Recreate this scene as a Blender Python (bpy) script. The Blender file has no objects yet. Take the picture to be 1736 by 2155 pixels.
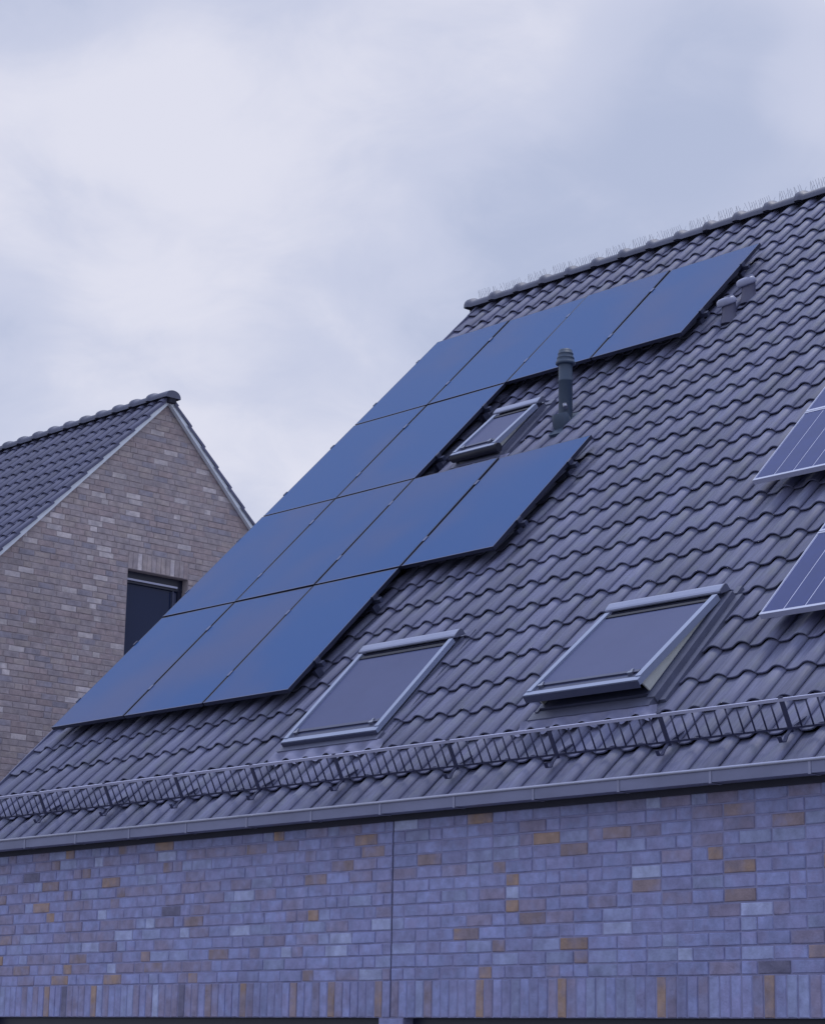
import bpy, bmesh, math, random
from mathutils import Matrix, Vector, noise
random.seed(7)
sc = bpy.context.scene
col = sc.collection
R = math.radians

# ------------------------------------------------------------------ camera
EYE = 1.9                                   # camera height above the ground
cam_d = bpy.data.cameras.new('camera')
cam = bpy.data.objects.new('camera', cam_d)
col.objects.link(cam)
right = Vector((0.68242613, 0.73074732, 0.01740488))
down = Vector((-0.16079571, 0.17330573, -0.97165316))
fwd = Vector((-0.71304931, 0.66028288, 0.23576939))
m = Matrix.Identity(4)
for i in range(3):
    m[i][0], m[i][1], m[i][2] = right[i], -down[i], -fwd[i]
m.translation = (0, 0, EYE)
cam.matrix_world = m
cam_d.sensor_fit = 'HORIZONTAL'
cam_d.sensor_width = 36.0
cam_d.lens = 5564.65 / 2062 * 36.0
cam_d.clip_start = 0.1
cam_d.clip_end = 9000
sc.camera = cam

# ------------------------------------------------------------------ sky, sun, exposure
SUN_EL, SUN_AZ = R(74), R(345)              # azimuth clockwise from +Y
world = bpy.data.worlds.new('World')
sc.world = world
world.use_nodes = True
nt = world.node_tree
for n in list(nt.nodes):
    nt.nodes.remove(n)
def wn(t, **k):
    n = nt.nodes.new(t)
    for a, v in k.items():
        setattr(n, a, v)
    return n
def wm(op, a, b=None, c=None):
    n = wn('ShaderNodeMath', operation=op)
    for i, v in enumerate((a, b, c)):
        if v is None:
            continue
        if isinstance(v, (int, float)):
            n.inputs[i].default_value = v
        else:
            nt.links.new(v, n.inputs[i])
    return n.outputs[0]
def wmix(f, a, b):
    n = wn('ShaderNodeMix', data_type='RGBA')
    for k, v in ((0, f), (6, a), (7, b)):
        if isinstance(v, (int, float)):
            n.inputs[k].default_value = v
        elif isinstance(v, tuple):
            n.inputs[k].default_value = v + (1,)
        else:
            nt.links.new(v, n.inputs[k])
    return n.outputs[2]
def wramp(v, lo, hi):
    n = wn('ShaderNodeMapRange', interpolation_type='SMOOTHSTEP')
    nt.links.new(v, n.inputs[0])
    n.inputs[1].default_value, n.inputs[2].default_value = lo, hi
    return n.outputs[0]
tc = wn('ShaderNodeTexCoord')
sep = wn('ShaderNodeSeparateXYZ')
nt.links.new(tc.outputs['Generated'], sep.inputs[0])
zz = wm('ADD', wm('MAXIMUM', sep.outputs[2], 0.0), 0.30)
cmb = wn('ShaderNodeCombineXYZ')
nt.links.new(wm('DIVIDE', sep.outputs[0], zz), cmb.inputs[0])
nt.links.new(wm('DIVIDE', sep.outputs[1], zz), cmb.inputs[1])
def wnoise(scale, detail, rough, off, dist=0.0):
    mp = wn('ShaderNodeMapping')
    nt.links.new(cmb.outputs[0], mp.inputs[0])
    mp.inputs['Location'].default_value = off
    n = wn('ShaderNodeTexNoise')
    nt.links.new(mp.outputs[0], n.inputs['Vector'])
    n.inputs['Scale'].default_value = scale
    n.inputs['Detail'].default_value = detail
    n.inputs['Roughness'].default_value = rough
    n.inputs['Distortion'].default_value = dist
    return n.outputs['Fac']
def wblob(px, py, cos_out, cos_in):
    d = (right * ((px - 868) / 4685.0) + down * ((py - 1077.5) / 4685.0) + fwd).normalized()
    n = wn('ShaderNodeVectorMath', operation='DOT_PRODUCT')
    nt.links.new(tc.outputs['Generated'], n.inputs[0])
    n.inputs[1].default_value = d
    return wramp(n.outputs['Value'], math.cos(R(cos_out)), math.cos(R(cos_in)))
big = wramp(wnoise(1.5, 3, 0.5, (0.9, 2.3, 0), 0.25), 0.34, 0.66)
fine = wnoise(5.0, 5, 0.52, (3.1, 0.4, 0), 0.4)
CLOUD_L = (0.77, 0.775, 0.89)
CLOUD_M = (0.60, 0.635, 0.80)
CLOUD_D = (0.47, 0.525, 0.71)
wisp = wnoise(11.0, 6, 0.58, (7.7, 1.9, 0), 0.8)
v = wm('ADD', wm('ADD', wm('MULTIPLY', big, 0.45), wm('MULTIPLY', fine, 0.80)), wm('MULTIPLY', wm('SUBTRACT', wisp, 0.5), 0.42))
v = wm('SUBTRACT', v, 0.08)
# big soft masses of the cloud deck: two grey ones to the right, a bright break low on the left
v = wm('SUBTRACT', v, wm('MULTIPLY', wm('MULTIPLY', wblob(1480, 170, 4.2, 0.2), wm('SUBTRACT', wm('ADD', wm('MULTIPLY', fine, 0.6), wm('MULTIPLY', wisp, 0.6)), 0.34)), 1.3))
v = wm('SUBTRACT', v, wm('MULTIPLY', wblob(1250, 480, 4.0, 0.4), 0.10))
v = wm('SUBTRACT', v, wm('MULTIPLY', wblob(1690, 190, 1.6, 0.1), -0.14))
v = wm('ADD', v, wm('MULTIPLY', wblob(180, 330, 7.0, 0.5), 0.30))
v = wm('ADD', v, wm('MULTIPLY', wblob(330, 760, 4.0, 0.4), 0.16))
v = wm('SUBTRACT', v, wm('MULTIPLY', wblob(120, 20, 3.0, 0.3), 0.22))
cl = wmix(wramp(v, 0.18, 0.55), CLOUD_D, CLOUD_M)
cl = wmix(wramp(v, 0.50, 0.92), cl, CLOUD_L)
# the deck is thinner overhead: bluer light from above
zen = wramp(sep.outputs[2], 0.44, 0.95)
cl = wmix(wm('MULTIPLY', zen, 0.85), cl, (0.78, 0.92, 1.32))
sky = wn('ShaderNodeTexSky', sky_type='NISHITA')
sky.sun_disc = False
sky.sun_elevation = SUN_EL
sky.sun_rotation = SUN_AZ
bg1 = wn('ShaderNodeBackground')
nt.links.new(sky.outputs[0], bg1.inputs[0])
bg1.inputs[1].default_value = 0.10
bg2 = wn('ShaderNodeBackground')
nt.links.new(cl, bg2.inputs[0])
bg2.inputs[1].default_value = 1.0
mx = wn('ShaderNodeMixShader')
mx.inputs[0].default_value = 0.93
nt.links.new(bg1.outputs[0], mx.inputs[1])
nt.links.new(bg2.outputs[0], mx.inputs[2])
out = wn('ShaderNodeOutputWorld')
nt.links.new(mx.outputs[0], out.inputs[0])

sd = bpy.data.lights.new('sun', 'SUN')
sd.energy = 1.5
sd.angle = R(16)
sd.color = (1.0, 0.975, 0.95)
sun = bpy.data.objects.new('sun', sd)
col.objects.link(sun)
sdir = Vector((math.sin(SUN_AZ) * math.cos(SUN_EL), math.cos(SUN_AZ) * math.cos(SUN_EL), math.sin(SUN_EL)))
sun.rotation_euler = sdir.to_track_quat('Z', 'Y').to_euler()
sc.view_settings.view_transform = 'Standard'
sc.view_settings.look = 'None'
sc.view_settings.exposure = 0.0
sc.view_settings.gamma = 1.0
sc.view_settings.use_curve_mapping = False

# ------------------------------------------------------------------ materials
def mat(name, c, rough=0.6, metal=0.0, var=0.12, scale=6.0, bump=0.0, bscale=60.0, c2=None, mixlo=0.45, mixhi=0.62,
        stretch=(1, 1, 1), coat=0.0, rand=0.0, spec=0.5, bdist=0.004, wvar=0.0):
    """principled material: colour mottled by noise, optional second colour in patches, per-object value jitter, bump"""
    ma = bpy.data.materials.new(name)
    ma.use_nodes = True
    t = ma.node_tree
    bs = t.nodes['Principled BSDF']
    bs.inputs['Roughness'].default_value = rough
    bs.inputs['Metallic'].default_value = metal
    bs.inputs['Coat Weight'].default_value = coat
    bs.inputs['Coat Roughness'].default_value = 0.04
    bs.inputs['Specular IOR Level'].default_value = spec
    tx = t.nodes.new('ShaderNodeTexCoord')
    oi = t.nodes.new('ShaderNodeObjectInfo')
    off = t.nodes.new('ShaderNodeVectorMath'); off.operation = 'SCALE'
    cb = t.nodes.new('ShaderNodeCombineXYZ')
    for i in range(3):
        t.links.new(oi.outputs['Random'], cb.inputs[i])
    t.links.new(cb.outputs[0], off.inputs[0]); off.inputs['Scale'].default_value = 37.0
    ad = t.nodes.new('ShaderNodeVectorMath'); ad.operation = 'ADD'
    mp = t.nodes.new('ShaderNodeMapping'); mp.inputs['Scale'].default_value = stretch
    t.links.new(tx.outputs['Object'], ad.inputs[0]); t.links.new(off.outputs[0], ad.inputs[1])
    t.links.new(ad.outputs[0], mp.inputs[0])
    n1 = t.nodes.new('ShaderNodeTexNoise'); n1.inputs['Scale'].default_value = scale
    n1.inputs['Detail'].default_value = 6; n1.inputs['Roughness'].default_value = 0.62
    t.links.new(mp.outputs[0], n1.inputs['Vector'])
    mr = t.nodes.new('ShaderNodeMapRange')
    t.links.new(n1.outputs['Fac'], mr.inputs[0])
    mr.inputs[1].default_value, mr.inputs[2].default_value = 0.25, 0.75
    mr.inputs[3].default_value, mr.inputs[4].default_value = 1 - var, 1 + var
    rj = t.nodes.new('ShaderNodeMapRange')
    t.links.new(oi.outputs['Random'], rj.inputs[0])
    rj.inputs[3].default_value, rj.inputs[4].default_value = 1 - rand, 1 + rand
    mu = t.nodes.new('ShaderNodeMath'); mu.operation = 'MULTIPLY'
    t.links.new(mr.outputs[0], mu.inputs[0]); t.links.new(rj.outputs[0], mu.inputs[1])
    if wvar:
        ge = t.nodes.new('ShaderNodeNewGeometry')
        wmp = t.nodes.new('ShaderNodeMapping'); wmp.inputs['Scale'].default_value = (1.6, 0.55, 0.55)
        t.links.new(ge.outputs['Position'], wmp.inputs[0])
        nw = t.nodes.new('ShaderNodeTexNoise'); nw.inputs['Scale'].default_value = 1.1; nw.inputs['Detail'].default_value = 7
        nw.inputs['Roughness'].default_value = 0.65
        t.links.new(wmp.outputs[0], nw.inputs['Vector'])
        wr = t.nodes.new('ShaderNodeMapRange'); t.links.new(nw.outputs['Fac'], wr.inputs[0])
        wr.inputs[1].default_value, wr.inputs[2].default_value = 0.3, 0.7
        wr.inputs[3].default_value, wr.inputs[4].default_value = 1 - wvar, 1 + wvar
        m2_ = t.nodes.new('ShaderNodeMath'); m2_.operation = 'MULTIPLY'
        t.links.new(mu.outputs[0], m2_.inputs[0]); t.links.new(wr.outputs[0], m2_.inputs[1])
        mu = m2_
    hs = t.nodes.new('ShaderNodeVectorMath'); hs.operation = 'SCALE'
    base = t.nodes.new('ShaderNodeRGB'); base.outputs[0].default_value = (*c, 1)
    src = base.outputs[0]
    if c2:
        n2 = t.nodes.new('ShaderNodeTexNoise'); n2.inputs['Scale'].default_value = scale * 0.55
        n2.inputs['Detail'].default_value = 4
        t.links.new(ad.outputs[0], n2.inputs['Vector'])
        r2 = t.nodes.new('ShaderNodeMapRange'); r2.interpolation_type = 'SMOOTHSTEP'
        t.links.new(n2.outputs['Fac'], r2.inputs[0])
        r2.inputs[1].default_value, r2.inputs[2].default_value = mixlo, mixhi
        mxn = t.nodes.new('ShaderNodeMix'); mxn.data_type = 'RGBA'
        t.links.new(r2.outputs[0], mxn.inputs[0])
        t.links.new(src, mxn.inputs[6]); mxn.inputs[7].default_value = (*c2, 1)
        src = mxn.outputs[2]
    t.links.new(src, hs.inputs[0]); t.links.new(mu.outputs[0], hs.inputs['Scale'])
    t.links.new(hs.outputs[0], bs.inputs['Base Color'])
    if bump:
        n3 = t.nodes.new('ShaderNodeTexNoise'); n3.inputs['Scale'].default_value = bscale
        n3.inputs['Detail'].default_value = 4
        t.links.new(mp.outputs[0], n3.inputs['Vector'])
        bp = t.nodes.new('ShaderNodeBump'); bp.inputs['Strength'].default_value = bump
        bp.inputs['Distance'].default_value = bdist
        t.links.new(n3.outputs['Fac'], bp.inputs['Height'])
        t.links.new(bp.outputs[0], bs.inputs['Normal'])
    return ma

TILE = mat('roof_tile_slate_blue', (0.136, 0.145, 0.246), 0.56, wvar=0.15, var=0.26, scale=12, bump=0.5, bscale=30, stretch=(4.5, 0.30, 1),
           c2=(0.146, 0.160, 0.238), mixlo=0.48, mixhi=0.70, rand=0.16)
TILE_FAR = mat('neighbour_tile_slate', (0.100, 0.106, 0.185), 0.6, var=0.2, scale=6, bump=0.3, bscale=40, rand=0.10)
RIDGE = mat('ridge_tile_slate', (0.095, 0.104, 0.165), 0.5, var=0.2, scale=8, bump=0.3, bscale=50, rand=0.08)
DECK = mat('roof_underlay_dark', (0.02, 0.022, 0.04), 0.9)
PVF = mat('panel_frame_black', (0.030, 0.034, 0.065), 0.38, metal=0.3, var=0.1)
PVRIM = mat('panel_highlight_and_clamp', (0.12, 0.14, 0.25), 0.32, metal=0.55, var=0.08)  # paler than the frame: painted edge highlight, also used on clamps
PVW = mat('panel_frame_silver', (0.55, 0.57, 0.70), 0.35, metal=0.5, var=0.06)
RAIL = mat('mounting_rail_dark', (0.08, 0.09, 0.15), 0.45, metal=0.6)
CLAMP = mat('clamp_aluminium', (0.30, 0.32, 0.40), 0.35, metal=0.8)
ALU = mat('window_cladding_grey_blue', (0.30, 0.345, 0.49), 0.42, metal=0.25, var=0.06, scale=3)
COVER = mat('window_cover_grey', (0.29, 0.32, 0.46), 0.42, metal=0.25, var=0.08, scale=3)
ALU_D = mat('window_cladding_dark', (0.075, 0.085, 0.15), 0.45, metal=0.2, var=0.1)
FLASH = mat('window_flashing_grey', (0.115, 0.125, 0.195), 0.5, metal=0.0, var=0.16, scale=5, bump=0.25, bscale=18)
LEAD = mat('pleated_apron_grey', (0.19, 0.20, 0.33), 0.55, var=0.2, scale=7, bump=0.5, bscale=22)
BLIND = mat('awning_blind_mesh', (0.082, 0.098, 0.205), 0.6, var=0.06, scale=2, bump=0.12, bscale=300, spec=0.3)
PINE = mat('painted_pine_lining', (0.62, 0.64, 0.60), 0.5, var=0.08, stretch=(1, 6, 1))
BLACKG = mat('dark_rubber_and_gap', (0.012, 0.014, 0.03), 0.6)
PIPE = mat('vent_pipe_plastic', (0.045, 0.072, 0.122), 0.5, var=0.1, scale=4)
COWL = mat('vent_cowl_plastic', (0.29, 0.31, 0.45), 0.42, var=0.12, scale=9)
COWL_D = mat('vent_cowl_body', (0.085, 0.087, 0.155), 0.5, var=0.1)
ZINC = mat('gutter_zinc', (0.185, 0.20, 0.32), 0.42, metal=0.35, var=0.16, scale=5, stretch=(0.4, 1, 1))
STRAP = mat('gutter_strap_zinc', (0.25, 0.265, 0.39), 0.42, metal=0.35, var=0.12, scale=5)
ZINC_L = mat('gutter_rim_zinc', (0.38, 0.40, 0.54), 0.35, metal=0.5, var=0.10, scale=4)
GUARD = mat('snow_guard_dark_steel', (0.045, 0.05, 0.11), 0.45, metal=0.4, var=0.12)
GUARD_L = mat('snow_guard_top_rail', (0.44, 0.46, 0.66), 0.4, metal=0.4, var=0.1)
STEEL = mat('spike_steel', (0.30, 0.31, 0.37), 0.35, metal=0.6)
MORTAR = mat('mortar_blue_grey', (0.262, 0.268, 0.455), 0.9, var=0.15, scale=10, bump=0.5, bscale=120)
MORTAR2 = mat('mortar_grey', (0.385, 0.34, 0.36), 0.9, var=0.15, scale=10, bump=0.5, bscale=120)
SEAL = mat('joint_sealant', (0.03, 0.03, 0.055), 0.7)
TRIM = mat('verge_board_pale', (0.74, 0.80, 0.88), 0.45, metal=0.1, var=0.08)
EAVES_SHADE = mat('eaves_shade_dark', (0.035, 0.037, 0.065), 0.8)  # near-black, painted shade for the strip below the gutter
GLASS = mat('window_glass_dark', (0.012, 0.024, 0.075), 0.06, var=0.05, scale=1, spec=0.25)
WFRAME = mat('window_frame_anthracite', (0.018, 0.022, 0.05), 0.4, var=0.08)
GROUND = mat('ground_pale_gravel', (0.22, 0.21, 0.21), 0.95, var=0.3, scale=0.3, c2=(0.17, 0.175, 0.16))
LEAF = mat('shrub_leaf', (0.10, 0.15, 0.04), 0.5, var=0.3, rand=0.1)
BARK = mat('shrub_bark', (0.07, 0.055, 0.045), 0.9)

def brick_mat(name, c, c2, lo=0.42, hi=0.66, rough=0.62):
    return mat(name, c, rough, var=0.27, scale=12, bump=0.9, bscale=70, c2=c2, mixlo=lo, mixhi=hi, rand=0.12, wvar=0.10)
# the clinker of the main house: blue greys, violets, browns and a few orange
BR_MAIN = [(brick_mat('brick_blue', (0.271, 0.305, 0.570), (0.256, 0.258, 0.470)), 36),
           (brick_mat('brick_blue_violet', (0.259, 0.269, 0.494), (0.271, 0.302, 0.552)), 27),
           (brick_mat('brick_blue_grey', (0.299, 0.342, 0.576), (0.261, 0.286, 0.506)), 14),
           (brick_mat('brick_violet_brown', (0.255, 0.230, 0.365), (0.271, 0.274, 0.470)), 15),
           (brick_mat('brick_brown', (0.269, 0.213, 0.252), (0.267, 0.246, 0.389)), 8),
           (brick_mat('brick_orange', (0.365, 0.255, 0.215), (0.285, 0.235, 0.300), 0.38, 0.66), 7.5),
           (brick_mat('brick_pale', (0.391, 0.442, 0.682), (0.326, 0.358, 0.588)), 4.5),
           (brick_mat('brick_dark', (0.135, 0.132, 0.225), (0.19, 0.185, 0.30)), 1.6)]
BR_GABLE = [(brick_mat('gable_brick_grey', (0.405, 0.348, 0.358), (0.355, 0.312, 0.335)), 34),
            (brick_mat('gable_brick_mauve', (0.408, 0.332, 0.335), (0.37, 0.305, 0.32)), 28),
            (brick_mat('gable_brick_slate', (0.320, 0.298, 0.350), (0.36, 0.32, 0.35)), 12),
            (brick_mat('gable_brick_taupe', (0.430, 0.365, 0.355), (0.385, 0.33, 0.34)), 16),
            (brick_mat('gable_brick_pale', (0.62, 0.56, 0.56), (0.52, 0.475, 0.50)), 13)]

def pv_cell():
    ma = bpy.data.materials.new('black_panel_cells')
    ma.use_nodes = True
    t = ma.node_tree
    bs = t.nodes['Principled BSDF']
    bs.inputs['Base Color'].default_value = (0.050, 0.128, 0.395, 1)
    bs.inputs['Roughness'].default_value = 0.4
    bs.inputs['Metallic'].default_value = 0.0
    bs.inputs['Specular IOR Level'].default_value = 0.1
    bs.inputs['Coat Weight'].default_value = 0.16
    bs.inputs['Coat Roughness'].default_value = 0.05
    # cloud reflections painted into the base colour: soft purple patches over blue
    tx = t.nodes.new('ShaderNodeTexCoord'); oi = t.nodes.new('ShaderNodeObjectInfo')
    ad = t.nodes.new('ShaderNodeVectorMath'); ad.operation = 'ADD'
    ge = t.nodes.new('ShaderNodeNewGeometry')
    t.links.new(ge.outputs['Position'], ad.inputs[0])
    cb = t.nodes.new('ShaderNodeCombineXYZ'); t.links.new(oi.outputs['Random'], cb.inputs[0])
    t.links.new(cb.outputs[0], ad.inputs[1])
    n = t.nodes.new('ShaderNodeTexNoise'); n.inputs['Scale'].default_value = 0.55; n.inputs['Detail'].default_value = 2
    t.links.new(ad.outputs[0], n.inputs['Vector'])
    r = t.nodes.new('ShaderNodeMapRange'); r.interpolation_type = 'SMOOTHSTEP'
    t.links.new(n.outputs['Fac'], r.inputs[0]); r.inputs[1].default_value, r.inputs[2].default_value = 0.42, 0.68
    mxn = t.nodes.new('ShaderNodeMix'); mxn.data_type = 'RGBA'
    t.links.new(r.outputs[0], mxn.inputs[0])
    mxn.inputs[6].default_value = (0.014, 0.078, 0.256, 1); mxn.inputs[7].default_value = (0.052, 0.086, 0.222, 1)
    t.links.new(mxn.outputs[2], bs.inputs['Base Color'])
    return ma
PVC = pv_cell()
PVB = mat('blue_cell', (0.020, 0.034, 0.165), 0.35, var=0.12, scale=5, coat=0.3, spec=0.2)
PVLINE = mat('backsheet_white', (0.55, 0.58, 0.78), 0.5)

# ------------------------------------------------------------------ mesh helpers
class MB:
    """collects vertices and faces for one mesh"""
    def __init__(s):
        s.v, s.f, s.mi, s.sm = [], [], [], []
    def add(s, vs, fs, mi=0, smooth=False, M=None):
        o = len(s.v)
        for p in vs:
            p = Vector(p)
            s.v.append(tuple(M @ p) if M is not None else tuple(p))
        for f in fs:
            s.f.append(tuple(i + o for i in f)); s.mi.append(mi); s.sm.append(smooth)
    def box(s, lo, hi, mi=0, M=None, bev=0.0):
        x0, y0, z0 = lo; x1, y1, z1 = hi
        vs = [(x0, y0, z0), (x1, y0, z0), (x1, y1, z0), (x0, y1, z0), (x0, y0, z1), (x1, y0, z1), (x1, y1, z1), (x0, y1, z1)]
        s.add(vs, [(0, 3, 2, 1), (4, 5, 6, 7), (0, 1, 5, 4), (1, 2, 6, 5), (2, 3, 7, 6), (3, 0, 4, 7)], mi, False, M)
    def tube(s, pts, r, n=6, mi=0, smooth=True, cap=True):
        pts = [Vector(p) for p in pts]
        rr = r if isinstance(r, (list, tuple)) else [r] * len(pts)
        o = len(s.v); N = len(pts)
        for i, p in enumerate(pts):
            d = (pts[min(i + 1, N - 1)] - pts[max(i - 1, 0)]).normalized()
            a = Vector((0, 0, 1)) if abs(d.z) < 0.9 else Vector((1, 0, 0))
            u = d.cross(a).normalized(); w = u.cross(d)
            for k in range(n):
                t = 2 * math.pi * k / n
                s.v.append(tuple(p + (u * math.cos(t) + w * math.sin(t)) * rr[i]))
        for i in range(N - 1):
            for k in range(n):
                k2 = (k + 1) % n
                s.f.append((o + i * n + k, o + (i + 1) * n + k, o + (i + 1) * n + k2, o + i * n + k2)); s.mi.append(mi); s.sm.append(smooth)
        if cap:
            s.f.append(tuple(o + k for k in range(n))); s.mi.append(mi); s.sm.append(False)
            s.f.append(tuple(o + (N - 1) * n + k for k in reversed(range(n)))); s.mi.append(mi); s.sm.append(False)
    def lathe(s, prof, n=20, M=None, mi=0, sx=1.0, sy=1.0):
        """prof: (radius, z) from bottom to top, closed with caps"""
        vs, fs = [], []
        for r, z in prof:
            for k in range(n):
                t = 2 * math.pi * k / n
                vs.append((r * sx * math.cos(t), r * sy * math.sin(t), z))
        for i in range(len(prof) - 1):
            for k in range(n):
                k2 = (k + 1) % n
                fs.append((i * n + k, i * n + k2, (i + 1) * n + k2, (i + 1) * n + k))
        s.add(vs, fs, mi, True, M)
        s.add([vs[k] for k in range(n)], [tuple(reversed(range(n)))], mi, False, M)
        s.add([vs[(len(prof) - 1) * n + k] for k in range(n)], [tuple(range(n))], mi, False, M)
    def mesh(s, name, mats):
        me = bpy.data.meshes.new(name)
        me.from_pydata(s.v, [], s.f)
        for ma in mats:
            me.materials.append(ma)
        me.polygons.foreach_set('material_index', s.mi)
        me.polygons.foreach_set('use_smooth', s.sm)
        me.update()
        return me
    def obj(s, name, mats, parent=None, **k):
        return link(name, s.mesh(name, mats if isinstance(mats, list) else [mats]), parent, **k)

def link(name, me, parent=None, M=None, kind=None, label=None, cat=None, group=None):
    """links one object; vertices are in world space for parts of a house (its parts keep a world-space frame)"""
    o = bpy.data.objects.new(name, me)
    col.objects.link(o)
    if parent is not None:
        o.parent = parent
        if 'origin' in parent:
            o.matrix_parent_inverse = Matrix.Translation(-Vector(parent['origin']))
    if M is not None:
        o.matrix_basis = M
    for k, v_ in (('kind', kind), ('label', label), ('category', cat), ('group', group)):
        if v_:
            o[k] = v_
    return o
def thing(name, loc, label, cat, group=None, M=None):
    o = bpy.data.objects.new(name, None)
    o.empty_display_size = 0.3
    col.objects.link(o)
    if M is not None:
        o.matrix_world = M
    else:
        o.location = loc
        o['origin'] = list(loc)
    o['label'] = label; o['category'] = cat
    if group:
        o['group'] = group
    return o

# ------------------------------------------------------------------ site
AL = R(45.2)
ca, sa = math.cos(AL), math.sin(AL)
P0 = Vector((-17.4911, 11.6240, 2.8844 + EYE))     # lower left corner of the panel field, on the panel surface
SV, NV = Vector((0, ca, sa)), Vector((0, -sa, ca))  # up the slope, out of the slope
ROOF = Matrix.Identity(4)                           # local (x along eaves, s up slope, n outward)
for i in range(3):
    ROOF[i][0] = (1, 0, 0)[i]; ROOF[i][1] = SV[i]; ROOF[i][2] = NV[i]
ROOF.translation = P0
def rp(x, s, n=0.0):
    return P0 + Vector((x, 0, 0)) + SV * s + NV * n

g = MB()
g.add([(-4000, -4000, 0), (4000, -4000, 0), (4000, 4000, 0), (-4000, 4000, 0)], [(0, 1, 2, 3)])
g.obj('ground', GROUND, kind='structure')

# roof tile: an S shaped pan with a roll on its right, crest at x = 0
PITCH, GAUGE = 0.2422, 0.3488
PROF = [(-0.186, -0.001), (-0.165, -0.004), (-0.135, -0.0045), (-0.105, -0.001), (-0.080, 0.007), (-0.058, 0.019), (-0.036, 0.031),
        (-0.016, 0.038), (0.0, 0.040), (0.016, 0.038), (0.033, 0.032), (0.046, 0.023), (0.055, 0.012), (0.0575, 0.007)]
def tile_mesh(name, ma, length=0.40, prof=PROF, th=0.012, tilt=0.027, lip=None, jit=0.0):
    b = MB()
    n = len(prof)
    ys = (0.0, 0.006, length)
    vs = []
    for j, y in enumerate(ys):
        for x, z in prof:
            vs.append((x, y, z - 0.150 - tilt * y / length - (0.003 if j == 0 else 0)))
    ths = [th if i < n - 3 else (th * 0.8, th * 0.65, th * 0.6)[i - n + 3] for i in range(n)]
    for (x, z), t_ in zip(prof, ths):
        vs.append((x, 0.002, z - 0.150 - t_))
    for (x, z), t_ in zip(prof, ths):
        vs.append((x, length, z - 0.150 - t_ - tilt))
    top = []
    for j in range(2):
        for i in range(n - 1):
            top.append((j * n + i, j * n + i + 1, (j + 1) * n + i + 1, (j + 1) * n + i))
    b.add(vs, top, 0, True)
    o = 0
    front = [(3 * n + i, 3 * n + i + 1, i + 1, i) for i in range(n - 1)]
    under = [(3 * n + i + 1, 3 * n + i, 4 * n + i, 4 * n + i + 1) for i in range(n - 1)]
    sides = [(n - 1, 4 * n - 1, 5 * n - 1, 3 * n - 1, 2 * n - 1), (0, n, 2 * n, 4 * n, 3 * n)]
    b.f += front + under + sides
    b.mi += [0] * len(front + under + sides); b.sm += [False] * len(front + under + sides)
    if lip:
        x0 = prof[0][0]
        b.box((x0 - 0.014, -0.004, -0.150 - lip), (x0 + 0.004, length - 0.045, -0.150 + 0.022))
    return b
T_ME = tile_mesh('roof_tile', TILE).mesh('roof_tile', [TILE])
VPROF = [(-0.235, 0.014), (-0.226, 0.016), (-0.182, 0.002), (-0.165, -0.003), (-0.135, -0.0045), (-0.105, -0.001), (-0.080, 0.007), (-0.058, 0.019),
         (-0.036, 0.031), (-0.016, 0.038), (0.0, 0.040), (0.016, 0.038), (0.033, 0.032), (0.046, 0.023), (0.055, 0.012), (0.0575, 0.007)]
V_ME = tile_mesh('verge_tile', TILE, prof=VPROF, lip=0.11).mesh('verge_tile', [TILE])

# what the camera can see, used only to choose which pieces are separate objects and which join a mass
def seen(p, margin=0.01):
    d = Vector(p) - cam.matrix_world.translation
    z = d.dot(fwd)
    if z <= 0.1:
        return None
    u = d.dot(right) / z * 5564.65 / 2062 + 0.5
    w = d.dot(down) / z * 5564.65 / 2560 + 0.5
    return z if -margin < u < 1 + margin and -margin < w < 1 + margin else None

# ================================================================== main house
HX0, HX1 = -17.70, -1.0
WY = 10.75
house = thing('brick_house', (-17.0, WY, 0), 'blue grey clinker house with dark tiled roof carrying solar panels', 'house')
RIDGE_S = 8.20
ridge_pt = rp(0, RIDGE_S, -0.16)
RY, RZ = ridge_pt.y, ridge_pt.z
# the roof deck under the tiles, both slopes
deck = MB()
e0 = rp(0, -1.38, -0.225); r0 = rp(0, RIDGE_S, -0.225)
by = 2 * r0.y - e0.y
for (xa, xb) in ((HX0, HX1),):
    vs = []
    for x in (xa, xb):
        vs += [(x, e0.y, e0.z), (x, r0.y, r0.z), (x, by, e0.z), (x, by, e0.z - 0.12), (x, r0.y, r0.z - 0.14), (x, e0.y, e0.z - 0.12)]
    deck.add(vs, [(0, 6, 7, 1), (1, 7, 8, 2), (2, 8, 9, 3), (3, 9, 10, 4), (4, 10, 11, 5), (5, 11, 6, 0), (0, 1, 4, 5), (1, 2, 3, 4), (6, 11, 10, 7), (7, 10, 9, 8)])
roof = deck.obj('roof', DECK, house)
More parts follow.
